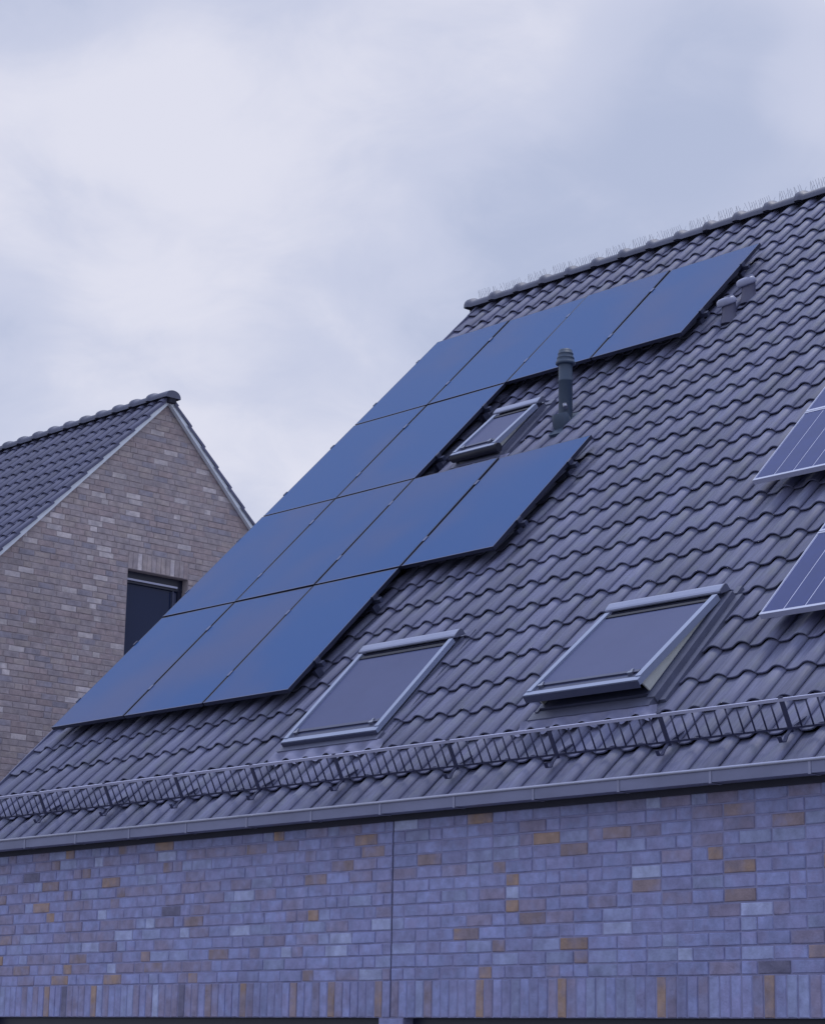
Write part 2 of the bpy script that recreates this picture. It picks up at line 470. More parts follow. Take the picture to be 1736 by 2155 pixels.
# windows in the roof: x0, x1, s0, s1
WIN_A = (3.925, 5.045, -0.665, 0.53)
WIN_B = (6.690, 7.755, -0.685, 0.48)
WIN_C = (2.575, 3.165, 3.800, 4.640)
PV_W, PV_H, PV_GX, PV_GY = 1.134, 1.722, 1.154, 1.742
PV_GRID = [(0, 0), (1, 0), (2, 0), (0, 1), (1, 1), (2, 1), (3, 1), (0, 2), (1, 2), (0, 3), (1, 3), (2, 3), (3, 3)]
cols = range(-1, 48)
rows = range(-3, 25)
cand = []
for k in rows:
    s = -0.474 + GAUGE * k - (0.03 if k == -3 else 0.0)
    for c in cols:
        x = 0.206 + PITCH * (c)
        cx, cs = x - 0.065, s + 0.17
        if any(w[0] + 0.10 < cx < w[1] - 0.10 and w[2] + 0.02 < cs < w[3] - 0.12 for w in (WIN_A, WIN_B, WIN_C)):
            continue
        if c == -1:
            cand.append((-1, 'verge', x, s)); continue
        hid = any(i * PV_GX + 0.05 < cx < i * PV_GX + PV_W - 0.12 and j * PV_GY + 0.30 < cs < j * PV_GY + PV_H + 0.02 for i, j in PV_GRID)
        z = seen(rp(cx, cs, -0.12), 0.02)
        cand.append((z if z and not hid else 1e6, 'tile', x, s))
cand.sort(key=lambda t: t[0])
mass = MB()
tsrc = tile_mesh('t', TILE)
nsep = 0
for z, kind, x, s in cand:
    top_cut = RIDGE_S - 0.06 - s
    jit = Matrix.Rotation(random.uniform(-0.004, 0.004), 4, 'Z') @ Matrix.Rotation(random.uniform(-0.006, 0.006), 4, 'X')
    M = ROOF @ Matrix.Translation((x + random.uniform(-0.0015, 0.0015), s + random.uniform(-0.003, 0.003), random.uniform(-0.0015, 0.0015))) @ jit
    if s < -1.53:
        M = Matrix.Translation((0, 0, -0.006)) @ M
    if top_cut < 0.40:
        M = M @ Matrix.Diagonal((1, top_cut / 0.40, 1, 1))
    if kind == 'verge':
        link('verge_tile', V_ME, roof, M)
    elif nsep < 300 and z < 1e5:
        link('roof_tile', T_ME, roof, M); nsep += 1
    else:
        o = len(mass.v)
        mass.v += [tuple(M @ Vector(p)) for p in tsrc.v]
        mass.f += [tuple(i + o for i in f) for f in tsrc.f]; mass.mi += tsrc.mi; mass.sm += tsrc.sm
# the rear slope, whole courses joined (never seen from the front)
rear = MB()
Mr = Matrix.Translation((0, 2 * RY, 0)) @ Matrix.Diagonal((1, -1, 1, 1))
rear.add([Mr @ rp(HX0 - P0.x, -1.5, -0.13), Mr @ rp(HX1 - P0.x, -1.5, -0.13), Mr @ rp(HX1 - P0.x, RIDGE_S, -0.16), Mr @ rp(HX0 - P0.x, RIDGE_S, -0.16)], [(0, 3, 2, 1)])
mass_o = mass.obj('roof_tiles', TILE, roof, kind='stuff')
rear.obj('rear_roof_slope', TILE, roof)

# ridge tiles: half round, each with a collar at its left end
def ridge_mesh(name, ma, L=0.403, r=0.125):
    b = MB()
    n = 12
    def ring(x, rr, dz=0.0):
        return [(x, -math.cos(math.pi * k / n) * rr * 1.05, math.sin(math.pi * k / n) ** 0.85 * rr * 0.90 - 0.075 + dz) for k in range(n + 1)]
    secs = [ring(-0.035, r + 0.010), ring(-0.02, r + 0.034), ring(0.035, r + 0.034), ring(0.062, r + 0.004), ring(L - 0.02, r), ring(L + 0.01, r - 0.006)]
    vs = [p for s_ in secs for p in s_]
    fs = []
    for i in range(len(secs) - 1):
        for k in range(n):
            fs.append((i * (n + 1) + k, (i + 1) * (n + 1) + k, (i + 1) * (n + 1) + k + 1, i * (n + 1) + k + 1))
    b.add(vs, fs, 0, True)
    b.add(secs[0], [tuple(range(n + 1))], 0)
    b.add(secs[-1], [tuple(reversed(range(n + 1)))], 0)
    # dark ventilated filler under the ridge
    b.box((-0.03, -0.055, -0.14), (L, 0.055, -0.06), 1)
    return b.mesh(name, [ma, DECK])
RG_ME = ridge_mesh('ridge_tile', RIDGE)
RX0 = P0.x - 0.40
nridge = 30
for k in range(nridge):
    link('ridge_tile', RG_ME, roof, Matrix.Translation((RX0 + 0.403 * k, RY, RZ + 0.022)))
# needle strips on the ridge
def spike_mesh(seed):
    rnd = random.Random(seed)
    b = MB()
    b.box((0.02, -0.012, 0.085), (0.34, 0.012, 0.091))
    for i in range(11):
        x = 0.03 + 0.030 * i
        for tx, ty in ((rnd.uniform(-0.35, 0.35) if i % 4 == 0 else rnd.uniform(-0.1, 0.1), -0.5), (rnd.uniform(-0.1, 0.1), 0.45)):
            if ty > 0 and i % 2:
                continue
            d = Vector((tx, ty, 1.0)).normalized()
            p = Vector((x, 0, 0.088)); h = rnd.uniform(0.095, 0.12)
            b.tube([p, p + d * h], 0.0021, 3, 0, False, False)
    return b.mesh('bird_spike_strip', [STEEL])
SP = [spike_mesh(i) for i in range(3)]
for k in range(nridge):
    link('bird_spike_strip', SP[k % 3], house, Matrix.Translation((RX0 + 0.403 * k + 0.05, RY, RZ - 0.025)))

# ------------------------------------------------------------------ wall of the main house
Z_LINT = 0.2275 + EYE
CH = 0.0866
NCOURSE = 13
SOLD_H = 0.2475
z_top = Z_LINT + 0.255 + CH * NCOURSE + 0.10
JX = -11.752
wall = MB()
def seg(x0, x1, z0, z1, y0=WY + 0.0055, y1=WY + 0.20):
    wall.box((x0, y0, z0), (x1, y1, z1))
seg(HX0 + 0.05, JX - 0.006, Z_LINT, z_top)
seg(JX + 0.006, HX1, Z_LINT, z_top)
OPEN = [(-16.9, -11.868), (-11.618, -6.9)]
for a, b_ in ((HX0 + 0.05, OPEN[0][0]), (OPEN[0][1], OPEN[1][0]), (OPEN[1][1], HX1)):
    seg(a, b_, 0.0, Z_LINT)
# gable ends and rear wall
e_low = rp(0, -1.3, -0.35)
rear_y = 2 * RY - WY
for xs in ((HX0 + 0.05, HX0 + 0.25), (HX1 - 0.2, HX1)):
    y0 = WY + 0.205
    vs = []
    for x in xs:
        vs += [(x, y0, 0), (x, rear_y - 0.005, 0), (x, rear_y - 0.005, e_low.z), (x, RY, rp(0, RIDGE_S, -0.36).z), (x, y0, e_low.z + 0.1)]
    wall.add(vs, [(0, 1, 2, 3, 4), (9, 8, 7, 6, 5), (0, 4, 9, 5), (1, 6, 7, 2), (4, 3, 8, 9), (3, 2, 7, 8)])
wall.box((HX0 + 0.05, rear_y, 0), (HX1, rear_y + 0.2, e_low.z - 0.05))
wall_o = wall.obj('wall', MORTAR, house)
js = MB(); js.box((JX - 0.006, WY + 0.012, 0.225 + EYE), (JX + 0.006, WY + 0.19, z_top)); js.obj('joint_sealant', SEAL, house)

def brick_geo(L, H, D, seed):
    """one brick with slightly worn corners: front face at y = 0"""
    rnd = random.Random(seed)
    b = MB()
    c = 0.0045
    j = lambda a: rnd.uniform(-a, a)
    fr = []
    for (x, z) in ((0, 0), (L, 0), (L, H), (0, H)):
        fr.append([x + j(0.0016), z + j(0.0013)])
    mid = [((fr[0][0] + fr[1][0]) / 2, fr[0][1] + j(0.0012)), (fr[1][0], (fr[1][1] + fr[2][1]) / 2), ((fr[2][0] + fr[3][0]) / 2, fr[2][1] + j(0.0012)), (fr[3][0], (fr[0][1] + fr[3][1]) / 2)]
    cx, cz = L / 2, H / 2
    ring = [fr[0], mid[0], fr[1], mid[1], fr[2], mid[2], fr[3], mid[3]]
    def inset(p, a):
        return (p[0] + (a if p[0] < cx - 0.01 else -a if p[0] > cx + 0.01 else 0), p[1] + (a if p[1] < cz - 0.01 else -a if p[1] > cz + 0.01 else 0))
    vs = [(inset(p, c)[0], j(0.0007), inset(p, c)[1]) for p in ring] + [(p[0], c, p[1]) for p in ring] + [(p[0], D, p[1]) for p in ring]
    fs = [tuple(range(8))]
    for i in range(8):
        k = (i + 1) % 8
        fs.append((i, 8 + i, 8 + k, k)); fs.append((8 + i, 16 + i, 16 + k, 8 + k))
    b.add(vs, fs)
    return b
LAST = [0, 0]
def pick(pool, rnd, bias=None):
    for _ in range(6):
        i = pick1(pool, rnd, bias)
        if not (i >= 4 and (LAST[0] >= 4 or LAST[1] >= 4)) or len(pool) < 5:
            break
    LAST[1] = LAST[0]; LAST[0] = i
    return i
def pick1(pool, rnd, bias=None):
    tot = [w * (bias.get(i, 1.0) if bias else 1.0) for i, (_, w) in enumerate(pool)]
    r = rnd.uniform(0, sum(tot))
    for i, w in enumerate(tot):
        r -= w
        if r <= 0:
            return i
    return len(pool) - 1

def lay(pool, bricks, parent, M0, name, mass_name, limit, prefer=None, bias=None):
    """bricks: (x, z, L, H, colour index); the ones that show largest become objects, the rest one joined part"""
    cache = {}
    rnd = random.Random(11)
    def key(b):
        p = M0 @ Vector((b[0] + b[2] / 2, 0, b[1] + b[3] / 2))
        z = seen(p, 0.0)
        if z is None:
            return 1e6
        return z / (b[2] * b[3]) ** 0.5 * (0.6 if prefer is not None and b[4] == prefer else 1.0)
    order = sorted(bricks, key=key)
    ms = MB()
    for n_, b in enumerate(order):
        x, z, L, H, ci = b
        vv = rnd.randrange(3)
        kk = (round(L, 3), round(H, 3), ci, vv)
        if kk not in cache:
            geo = brick_geo(L, H, 0.05, hash(kk[:2]) % 1000 + vv)
            cache[kk] = (geo, geo.mesh(name, [pool[ci][0]]))
        geo, me = cache[kk]
        M = M0 @ Matrix.Translation((x, rnd.uniform(-0.0035, 0.0025), z))
        if n_ < limit and key(b) < 1e5:
            link(name, me, parent, M)
        else:
            o = len(ms.v)
            ms.v += [tuple(M @ Vector(p)) for p in geo.v]
            ms.f += [tuple(i + o for i in f) for f in geo.f]; ms.mi += [ci] * len(geo.f); ms.sm += geo.sm
    if ms.v:
        ms.obj(mass_name, [p[0] for p in pool], parent, kind='stuff')

rnd = random.Random(5)
bricks = []
JT = 0.0095
QL = {}
def fill(x0, x1, z, H, pool, biasf, out_, stretch=0.240, head=0.115):
    """wild bond: stretchers and headers in random order, last one cut to fit"""
    x = x0
    run = 0
    while x < x1 - 0.03:
        r = rnd.random()
        L = stretch if (r < 0.70 and run < 5) else head
        run = run + 1 if L == stretch else 0
        rest = x1 - x
        if rest < L + 0.075:
            if rest > stretch + 0.02:
                L = head
            else:
                L = round(rest / 0.02) * 0.02
                L = min(L, rest)
        out_.append((x, z, round(L, 3), H, pick(pool, rnd, biasf(x))))
        x += L + JT
def bias_main(x):
    t = max(0.0, min(1.0, (-12.5 - x) / 4.0))        # violet and dark bricks grow more frequent towards the left end
    return {0: 1 - 0.35 * t, 2: 1 - 0.2 * t, 3: 1 + 1.6 * t, 4: 1 + 0.8 * t, 7: 1 + 2.2 * t, 6: 1 + 0.3 * t}
for k in range(NCOURSE + 1):
    z = Z_LINT + 0.2585 + CH * k
    fill(HX0 + 0.05 + (0.0 if k % 2 else 0.08), JX - 0.008, z, CH - 0.0105, BR_MAIN, bias_main, bricks)
    fill(JX + 0.008 + (0.0), HX1 - 2.0, z, CH - 0.0105, BR_MAIN, bias_main, bricks)
# soldier course over the openings
x = HX0 + 0.06
while x < HX1 - 2.0:
    if not (JX - 0.078 < x < JX + 0.006):
        b_ = bias_main(x)
        b_[7] = b_.get(7, 1) * (4.5 if x < -13 else 0.6); b_[5] = 2.8; b_[4] = b_.get(4, 1) * 1.6
        bricks.append((x, Z_LINT + 0.0015, 0.074, SOLD_H, pick(BR_MAIN, rnd, b_)))
        x += 0.0842
    else:
        x = JX + 0.008
# brick pier between the openings
for k in range(5):
    bricks.append((OPEN[0][1] + 0.002, Z_LINT - 0.083 * (k + 1) + 0.002, 0.246, 0.073, pick(BR_MAIN, rnd)))
lay(BR_MAIN, bricks, wall_o, Matrix.Translation((0, WY, 0)), 'brick', 'brick_courses', 300)

# wide glazed openings under the lintel, only their top edge in view
for a, b_ in OPEN:
    f = MB()
    y0, y1 = WY + 0.10, WY + 0.16
    f.box((a, y0, Z_LINT - 0.06), (b_, y1, Z_LINT - 0.002))
    f.box((a, y0, 0.0), (b_, y1, 0.06))
    n = 4
    for i in range(n + 1):
        x = a + (b_ - a - 0.06) * i / n
        f.box((x, y0 - 0.002, 0.061), (x + 0.06, y1 + 0.002, Z_LINT - 0.061))
    fo = f.obj('window', WFRAME, house)
    p = MB(); p.box((a + 0.01, WY + 0.125, 0.061), (b_ - 0.01, WY + 0.133, Z_LINT - 0.061)); p.obj('pane', GLASS, fo)

# dark strip added as the shade under the gutter; gutter with straps
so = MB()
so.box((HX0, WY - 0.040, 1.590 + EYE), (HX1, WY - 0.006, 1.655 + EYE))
so.obj('eaves_shade_strip', EAVES_SHADE, house)
GY0, GY1, GZ0, GZ1 = 10.545, 10.655, 1.624 + EYE, 1.700 + EYE
gt = MB()
t = 0.004
gt.box((HX0 - 0.05, GY0, GZ0), (HX1, GY0 + t, GZ1))
gt.box((HX0 - 0.05, GY0 + t, GZ0), (HX1, GY1, GZ0 + t))
gt.box((HX0 - 0.05, GY1, GZ0), (HX1, GY1 + t, GZ1 + 0.01))
gt.box((HX0 - 0.056, GY0, GZ0), (HX0 - 0.05, GY1, GZ1))
gut = gt.obj('gutter', ZINC, house)
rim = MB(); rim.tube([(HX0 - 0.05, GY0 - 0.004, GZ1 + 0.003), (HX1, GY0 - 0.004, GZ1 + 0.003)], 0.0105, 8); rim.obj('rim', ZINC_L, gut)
st = MB()
st.box((-0.008, -0.0035, -0.003), (0.011, -0.0005, GZ1 - GZ0)); st.box((-0.011, -0.0035, -0.006), (0.011, 0.10, -0.003))
ST_ME = st.mesh('strap', [STRAP])
for k in range(-2, 16):
    link('strap', ST_ME, gut, Matrix.Translation((-16.151 + 0.747 * k, GY0, GZ0)))

# ------------------------------------------------------------------ snow guard
TH = R(27)
GD = Vector((0, -math.sin(TH), math.cos(TH)))
GS, GH = -1.235, 0.195
gb = lambda x: rp(x, GS, -0.098)
sg = MB()
def flat_rail(b, xa, xb, off, w, th_):
    p = gb(xa) + GD * off; q = gb(xb) + GD * off
    side = Vector((0, math.cos(TH), math.sin(TH)))
    vs = []
    for a in (p, q):
        vs += [a - side * th_ - GD * w, a + side * th_ - GD * w, a + side * th_ + GD * w, a - side * th_ + GD * w]
    b.add(vs, [(0, 1, 2, 3), (7, 6, 5, 4), (0, 4, 5, 1), (1, 5, 6, 2), (2, 6, 7, 3), (3, 7, 4, 0)])
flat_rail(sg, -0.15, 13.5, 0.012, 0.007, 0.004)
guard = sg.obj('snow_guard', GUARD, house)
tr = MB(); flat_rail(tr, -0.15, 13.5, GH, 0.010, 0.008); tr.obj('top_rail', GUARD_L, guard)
posts = [0.25, 1.22, 2.19, 3.155, 4.125, 5.095, 6.305, 7.27, 8.245, 9.215, 10.19, 11.16, 12.13]
bar_me = MB(); bar_me.tube([(0, 0, 0.012), (0, 0, GH - 0.008)], 0.0058, 5); BAR = bar_me.mesh('bar', [GUARD])
GROT = Matrix.Rotation(TH, 4, 'X')
xb = -0.12
edges = [-0.15] + posts + [13.5]
for i in range(len(edges) - 1):
    a, b_ = edges[i], edges[i + 1]
    n = max(1, round((b_ - a) / 0.088))
    for k in range(1, n):
        if b_ < 11:
            link('bar', BAR, guard, Matrix.Translation(gb(a + (b_ - a) * k / n)) @ GROT)
bk = MB()
# upright of the bracket, its foot lying on the tile and the curled hook at the front
bk.box((-0.016, -0.005, -0.015), (0.016, 0.005, GH + 0.018), 0)
loc = lambda y, z: (0.0, y, z)
def ribbon(b, pts, w, th_=0.003):
    pts = [Vector(p) for p in pts]
    for i in range(len(pts) - 1):
        p, q = pts[i], pts[i + 1]
        d = (q - p).normalized(); n_ = d.cross(Vector((1, 0, 0))).normalized() * th_
        vs = []
        for a in (p, q):
            for sx in (-w, w):
                for k in (-1, 1):
                    vs.append((sx, a.y + n_.y * k, a.z + n_.z * k))
        b.add(vs, [(0, 1, 3, 2), (5, 4, 6, 7), (0, 4, 5, 1), (2, 3, 7, 6), (1, 5, 7, 3), (0, 2, 6, 4)])
phi = AL - TH                                     # slope direction seen in the bracket's own frame
sl = lambda a, h: Vector((0, math.cos(phi) * a - math.sin(phi) * h, math.sin(phi) * a + math.cos(phi) * h))
ribbon(bk, [sl(0.17, -0.034), sl(0.04, 0.004), sl(-0.06, 0.002), sl(-0.105, -0.010), sl(-0.130, 0.008), sl(-0.122, 0.045)], 0.014)
BK = bk.mesh('bracket', [GUARD])
for x in posts:
    link('bracket', BK, guard, Matrix.Translation(gb(x)) @ GROT)

# ------------------------------------------------------------------ roof windows
def quad_prism(b, pts, th_, mi=0):
    """four roof-frame points (x, s, n) and a thickness downwards along n"""
    vs = [rp(*p) for p in pts] + [rp(p[0], p[1], p[2] - th_) for p in pts]
    b.add(vs, [(0, 1, 2, 3), (7, 6, 5, 4), (0, 4, 5, 1), (1, 5, 6, 2), (2, 6, 7, 3), (3, 7, 4, 0)], mi)
def rbox(b, x0, x1, s0, s1, n0, n1, mi=0):
    quad_prism(b, [(x0, s0, n1), (x1, s0, n1), (x1, s1, n1), (x0, s1, n1)], n1 - n0, mi)

def apron(parent, x0, x1, s_top, s_bot):
    """pleated sheet dressed over the rolls of the course below the window"""
    b = MB()
    nx = int((x1 - x0) / 0.02)
    ns = 5
    vs = []
    for j in range(ns + 1):
        s = s_top + (s_bot - s_top) * j / ns
        f = min(1.0, j / 2.0)
        for i in range(nx + 1):
            x = x0 + (x1 - x0) * i / nx
            u = ((x - 0.206) / PITCH + 0.5) % 1.0 - 0.5
            roll = 0.040 * max(0.0, math.cos(max(-0.5, min(0.5, u * 0.98)) * math.pi)) ** 1.6
            wob = 0.002 * noise.noise(Vector((x * 9, s * 14, 3)))
            s2 = s + (0.02 * math.cos(u * 2 * math.pi) + 0.012 * noise.noise(Vector((x * 5, 1, 1)))) * (j == ns)
            base = -0.143 if s > -0.835 or s > 1 else -0.143 - 0.015 * min(1.0, (-0.835 - s) / 0.1)
            flat = -0.108
            vs.append(rp(x, s2, flat * (1 - f) + (base + roll) * f + wob * f))
    fs = []
    for j in range(ns):
        for i in range(nx):
            a = j * (nx + 1) + i
            fs.append((a, a + nx + 1, a + nx + 2, a + 1))
    b.add(vs, fs, 0, True)
    return b.obj('apron', LEAD, parent)

def roof_window(w, lift, depth, n_top, label, roller=False, side=0.0):
    x0, x1, s0, s1 = w
    # fixed frame and flashing collar
    f = MB()
    fw = 0.075
    rbox(f, x0 + 0.03, x1 - 0.03, s0 + 0.03, s0 + 0.11, -0.22, n_top - 0.048)
    rbox(f, x0 + 0.03, x1 - 0.03, s1 - 0.05, s1 + 0.03, -0.22, n_top - 0.03)
    rbox(f, x0 + 0.03, x0 + 0.085, s0 + 0.111, s1 - 0.051, -0.22, n_top - 0.048)
    rbox(f, x1 - 0.085, x1 - 0.03, s0 + 0.111, s1 - 0.051, -0.22, n_top - 0.048)
    wo = f.obj('roof_window', ALU_D, house)
    fl = MB()
    rbox(fl, x0 - 0.05, x0 + 0.028, s0 + 0.02, s1 + 0.05, -0.20, -0.136)
    rbox(fl, x1 - 0.028, x1 + 0.05 + side, s0 + 0.02, s1 + 0.05, -0.20, -0.136)
    rbox(fl, x0 + 0.0, x0 + 0.029, s0 - 0.0, s1 + 0.031, -0.1355, n_top - 0.055)
    rbox(fl, x1 - 0.029, x1 + side, s0 - 0.0, s1 + 0.031, -0.1355, n_top - 0.055)
    rbox(fl, x0 - 0.05, x1 + 0.05, s1 + 0.051, s1 + 0.14, -0.19, -0.125)
    rbox(fl, x0 - 0.03, x1 + 0.03, s0 - 0.075, s0 + 0.019, -0.17, -0.100)
    fl.obj('flashing', FLASH, wo)
    # sash, hinged at the top, its lower edge lifted
    H = s1 - s0 - 0.10
    ang = math.atan2(lift, H)
    Mh = ROOF @ Matrix.Translation((0, s1 - 0.07, n_top)) @ Matrix.Rotation(-ang, 4, 'X')
    def sbox(b, xa, xb, ya, yb, na, nb, mi=0):
        b.box((xa, -ya, na), (xb, -yb, nb), mi, Mh) if False else b.box((xa, -yb, na), (xb, -ya, nb), mi, Mh)
    sa_ = MB()
    d = depth
    sbox(sa_, x0 + 0.003, x0 + 0.050, 0.0, H + 0.0, -d, 0.0)
    sbox(sa_, x1 - 0.050, x1 - 0.003, 0.0, H + 0.0, -d, 0.0)
    sbox(sa_, x0 + 0.0, x1 - 0.0, H + 0.001, H + 0.046, -d, -0.006)
    so_ = sa_.obj('sash', ALU, wo)
    ed = MB()
    sbox(ed, x0 + 0.002, x1 - 0.002, H + 0.0465, H + 0.054, -d - 0.016, -0.012)
    sbox(ed, x0 + 0.051, x1 - 0.051, H - 0.055, H + 0.0005, -d, -0.016)
    ed.obj('sash_edge', ALU_D, so_)
    bl = MB()
    sbox(bl, x0 + 0.051, x1 - 0.051, 0.035, H - 0.056, -0.030, -0.018)
    bl.obj('awning_blind', BLIND, wo)
    sl_ = MB()
    sbox(sl_, x0 + 0.051, x1 - 0.051, 0.030, 0.064, -0.017, -0.010)  # black strip painting the shaded gap below the cover
    sl_.obj('gap_shade', BLACKG, wo)
    bb = MB()
    sbox(bb, x0 + 0.066, x1 - 0.066, H - 0.100, H - 0.070, -0.0175, -0.004)
    bb.obj('blind_bar', ALU_D, so_)
    for xa in (x0 + 0.075, x1 - 0.155):
        hk = MB()
        sbox(hk, xa, xa + 0.045, H - 0.072, H - 0.050, -0.0155, 0.006)
        sbox(hk, xa + 0.010, xa + 0.028, H - 0.105, H - 0.0725, -0.0035, 0.004)
        hk.obj('hook', CLAMP, so_)
    # head box of the blind, a rounded cover
    hb = MB()
    pr = [(-0.044, -0.012), (-0.047, -0.002), (-0.043, 0.008), (-0.026, 0.013), (0.022, 0.015), (0.044, 0.010), (0.052, -0.006), (0.052, -0.05)]
    vs = []
    for x in (x0 - 0.006, x1 + 0.006):
        for y, z in pr:
            vs.append(ROOF @ Vector((x, s1 - 0.005 + y, n_top + z)))
    n = len(pr)
    hb.add(vs, [(i, i + n, (i + 1) % n + n, (i + 1) % n) for i in range(n)] + [tuple(reversed(range(n))), tuple(range(n, 2 * n))])
    hb.obj('cover', COVER, wo)
    for x in (x0 - 0.016, x1 + 0.0062):
        ec = MB()
        vs = []
        for xx in (x, x + 0.010):
            for y, z in pr:
                vs.append(ROOF @ Vector((xx, s1 - 0.005 + y * 1.04, n_top + z * 1.05)))
        ec.add(vs, [(i, i + n, (i + 1) % n + n, (i + 1) % n) for i in range(n)] + [tuple(reversed(range(n))), tuple(range(n, 2 * n))])
        ec.obj('end_cap', FLASH, wo)
    if lift > 0.03:
        # the lining seen through the gap on either side
        for xa in (x0 + 0.030, x1 - 0.056):
            ln = MB()
                        # tapering cheek of the open sash
            vs = []
            for xx in (xa + 0.012, xa + 0.024):
                vs += [ROOF @ Vector((xx, s0 + 0.07, n_top - 0.055)), ROOF @ Vector((xx, s1 - 0.10, n_top - 0.052)),
                       Mh @ Vector((xx, -0.03, -d)), Mh @ Vector((xx, -H + 0.01, -d - 0.002))]
            ln.add(vs, [(0, 1, 2, 3), (7, 6, 5, 4), (0, 4, 5, 1), (1, 5, 6, 2), (2, 6, 7, 3), (3, 7, 4, 0)])
            ln.obj('lining', PINE, wo)
        sy_ = MB(); sy_.tube([ROOF @ Vector((x1 - 0.040, s0 + 0.12, n_top - 0.05)), Mh @ Vector((x1 - 0.040, -H + 0.42, -d - 0.004))], 0.007, 6)
        sy_.obj('stay_arm', ALU_D, wo)
        dk = MB(); rbox(dk, x0 + 0.10, x1 - 0.10, s0 + 0.10, s1 - 0.10, -0.215, -0.20); dk.obj('opening', BLACKG, wo)
    if roller:
        rl = MB()
        rl.tube([rp(x0 + 0.0, s0 + 0.0, n_top - 0.005), rp(x1 + 0.03, s0 + 0.0, n_top - 0.005)], 0.045, 12)
        rl.obj('roller', BLACKG, wo)
    if label:
        wo['label'] = label
    return wo
wa = roof_window(WIN_A, 0.0, 0.040, -0.052, 'closed roof window with drawn grey awning blind')
apron(wa, WIN_A[0] - 0.06, WIN_A[1] + 0.10, WIN_A[2] - 0.07, -0.858)
wb = roof_window(WIN_B, 0.105, 0.050, -0.035, 'roof window tilted open with pale lining in the gap', side=0.045)
apron(wb, WIN_B[0] - 0.10, WIN_B[1] + 0.10, WIN_B[2] - 0.07, -0.862)
wc = roof_window(WIN_C, 0.045, 0.045, -0.035, 'small roof window with black roller at its foot', True)
apron(wc, WIN_C[0] - 0.05, WIN_C[1] + 0.16, WIN_C[2] - 0.04, WIN_C[2] - 0.2)

# ------------------------------------------------------------------ vent pipe and two cowls
pb = rp(3.69, 4.24, -0.15)
Mp = Matrix.Translation(pb)
vp = MB()
vp.lathe([(0.066, -0.02), (0.066, 0.385), (0.070, 0.388), (0.070, 0.402), (0.066, 0.405), (0.066, 0.60)], 24, Mp)
pipe = vp.obj('vent_pipe', PIPE, house)
cp = MB()
cp.lathe([(0.088, 0.555), (0.094, 0.560), (0.094, 0.578), (0.086, 0.582), (0.080, 0.612), (0.083, 0.616), (0.083, 0.622), (0.077, 0.626), (0.071, 0.655), (0.074, 0.659), (0.074, 0.664),
          (0.068, 0.668), (0.064, 0.695), (0.055, 0.704)], 24, Mp)
cp.obj('cap', PIPE, pipe)
cb_ = MB()
Mn = ROOF @ Matrix.Translation((3.69, 4.20, -0.15))
Mt = Matrix.Translation(pb + Vector((0, -0.045, -0.03))) @ Matrix.Rotation(R(22), 4, 'X')
cb_.lathe([(0.092, -0.10), (0.092, -0.02), (0.088, 0.04), (0.079, 0.08), (0.068, 0.10)], 24, Mt)
cb_.obj('collar', PIPE, pipe)
bs_ = MB()
rbox(bs_, 3.55, 3.83, 4.0, 4.36, -0.17, -0.142)
bs_.obj('base_tile', PIPE, pipe)
cl_ = MB()
cl_.tube([pb + Vector((0.06, -0.075, 0.14)), pb + Vector((0.085, -0.09, 0.10))], 0.022, 8)
cl_.obj('bracket', CLAMP, pipe)

for x, s in ((4.905, 5.60), (4.945, 5.955)):
    p = rp(x, s, -0.13)
    b = MB()
    b.lathe([(0.088, -0.08), (0.072, 0.0), (0.066, 0.03), (0.066, 0.150)], 18, Matrix.Translation(p), 0, 1.0, 1.0)
    vo = b.obj('tile_vent', COWL_D, house)
    Mh = Matrix.Translation(p + Vector((-0.012, -0.012, 0.128))) @ Matrix.Rotation(R(26), 4, 'X') @ Matrix.Rotation(R(-4), 4, 'Y')
    b = MB()
    b.lathe([(0.074, -0.012), (0.098, -0.010), (0.102, 0.004), (0.099, 0.030), (0.088, 0.050), (0.066, 0.060), (0.030, 0.063), (0.006, 0.064)], 22, Mh, 0, 1.02, 0.84)
    b.obj('hood', COWL, vo)
    b = MB()
    b.box((0.014, -0.030, 0.040), (0.080, 0.030, 0.072), 0, Mh)
    b.obj('hood_clip', COWL, vo)

# ================================================================== solar panels
def pv_parts():
    fr = MB()
    w, h, d = PV_W, PV_H, 0.035
    e = 0.011
    fr.box((0, 0, -d), (w, e, -0.0025)); fr.box((0, h - e, -d), (w, h, -0.0025))
    fr.box((0, e, -d), (e, h - e, -0.0025)); fr.box((w - e, e, -d), (w, h - e, -0.0025))
    fr.box((e, e, -d), (w - e, 0.03, -d + 0.002)); fr.box((e, h - 0.03, -d), (w - e, h - e, -d + 0.002))
    rm = MB()
    rm.box((0, 0, -0.0024), (w, 0.008, 0))  # highlight along the lower frame edge, painted as a paler strip
    rr_ = MB(); rr_.box((0, 0, -0.0024), (w, 0.008, 0)); rr_.box((w - 0.007, 0.008, -0.0024), (w, h, 0))
    gl = MB()
    gl.box((e + 0.0005, e + 0.0005, -0.008), (w - e - 0.0005, h - e - 0.0005, -0.0018))
    bk_ = MB()
    bk_.box((e + 0.001, e + 0.001, -0.012), (w - e - 0.001, h - e - 0.001, -0.0085))
    return fr.mesh('frame', [PVF]), (rm.mesh('rim', [PVRIM]), rr_.mesh('rim', [PVRIM])), gl.mesh('glass', [PVC]), bk_.mesh('backsheet', [BLACKG])
PVM = pv_parts()
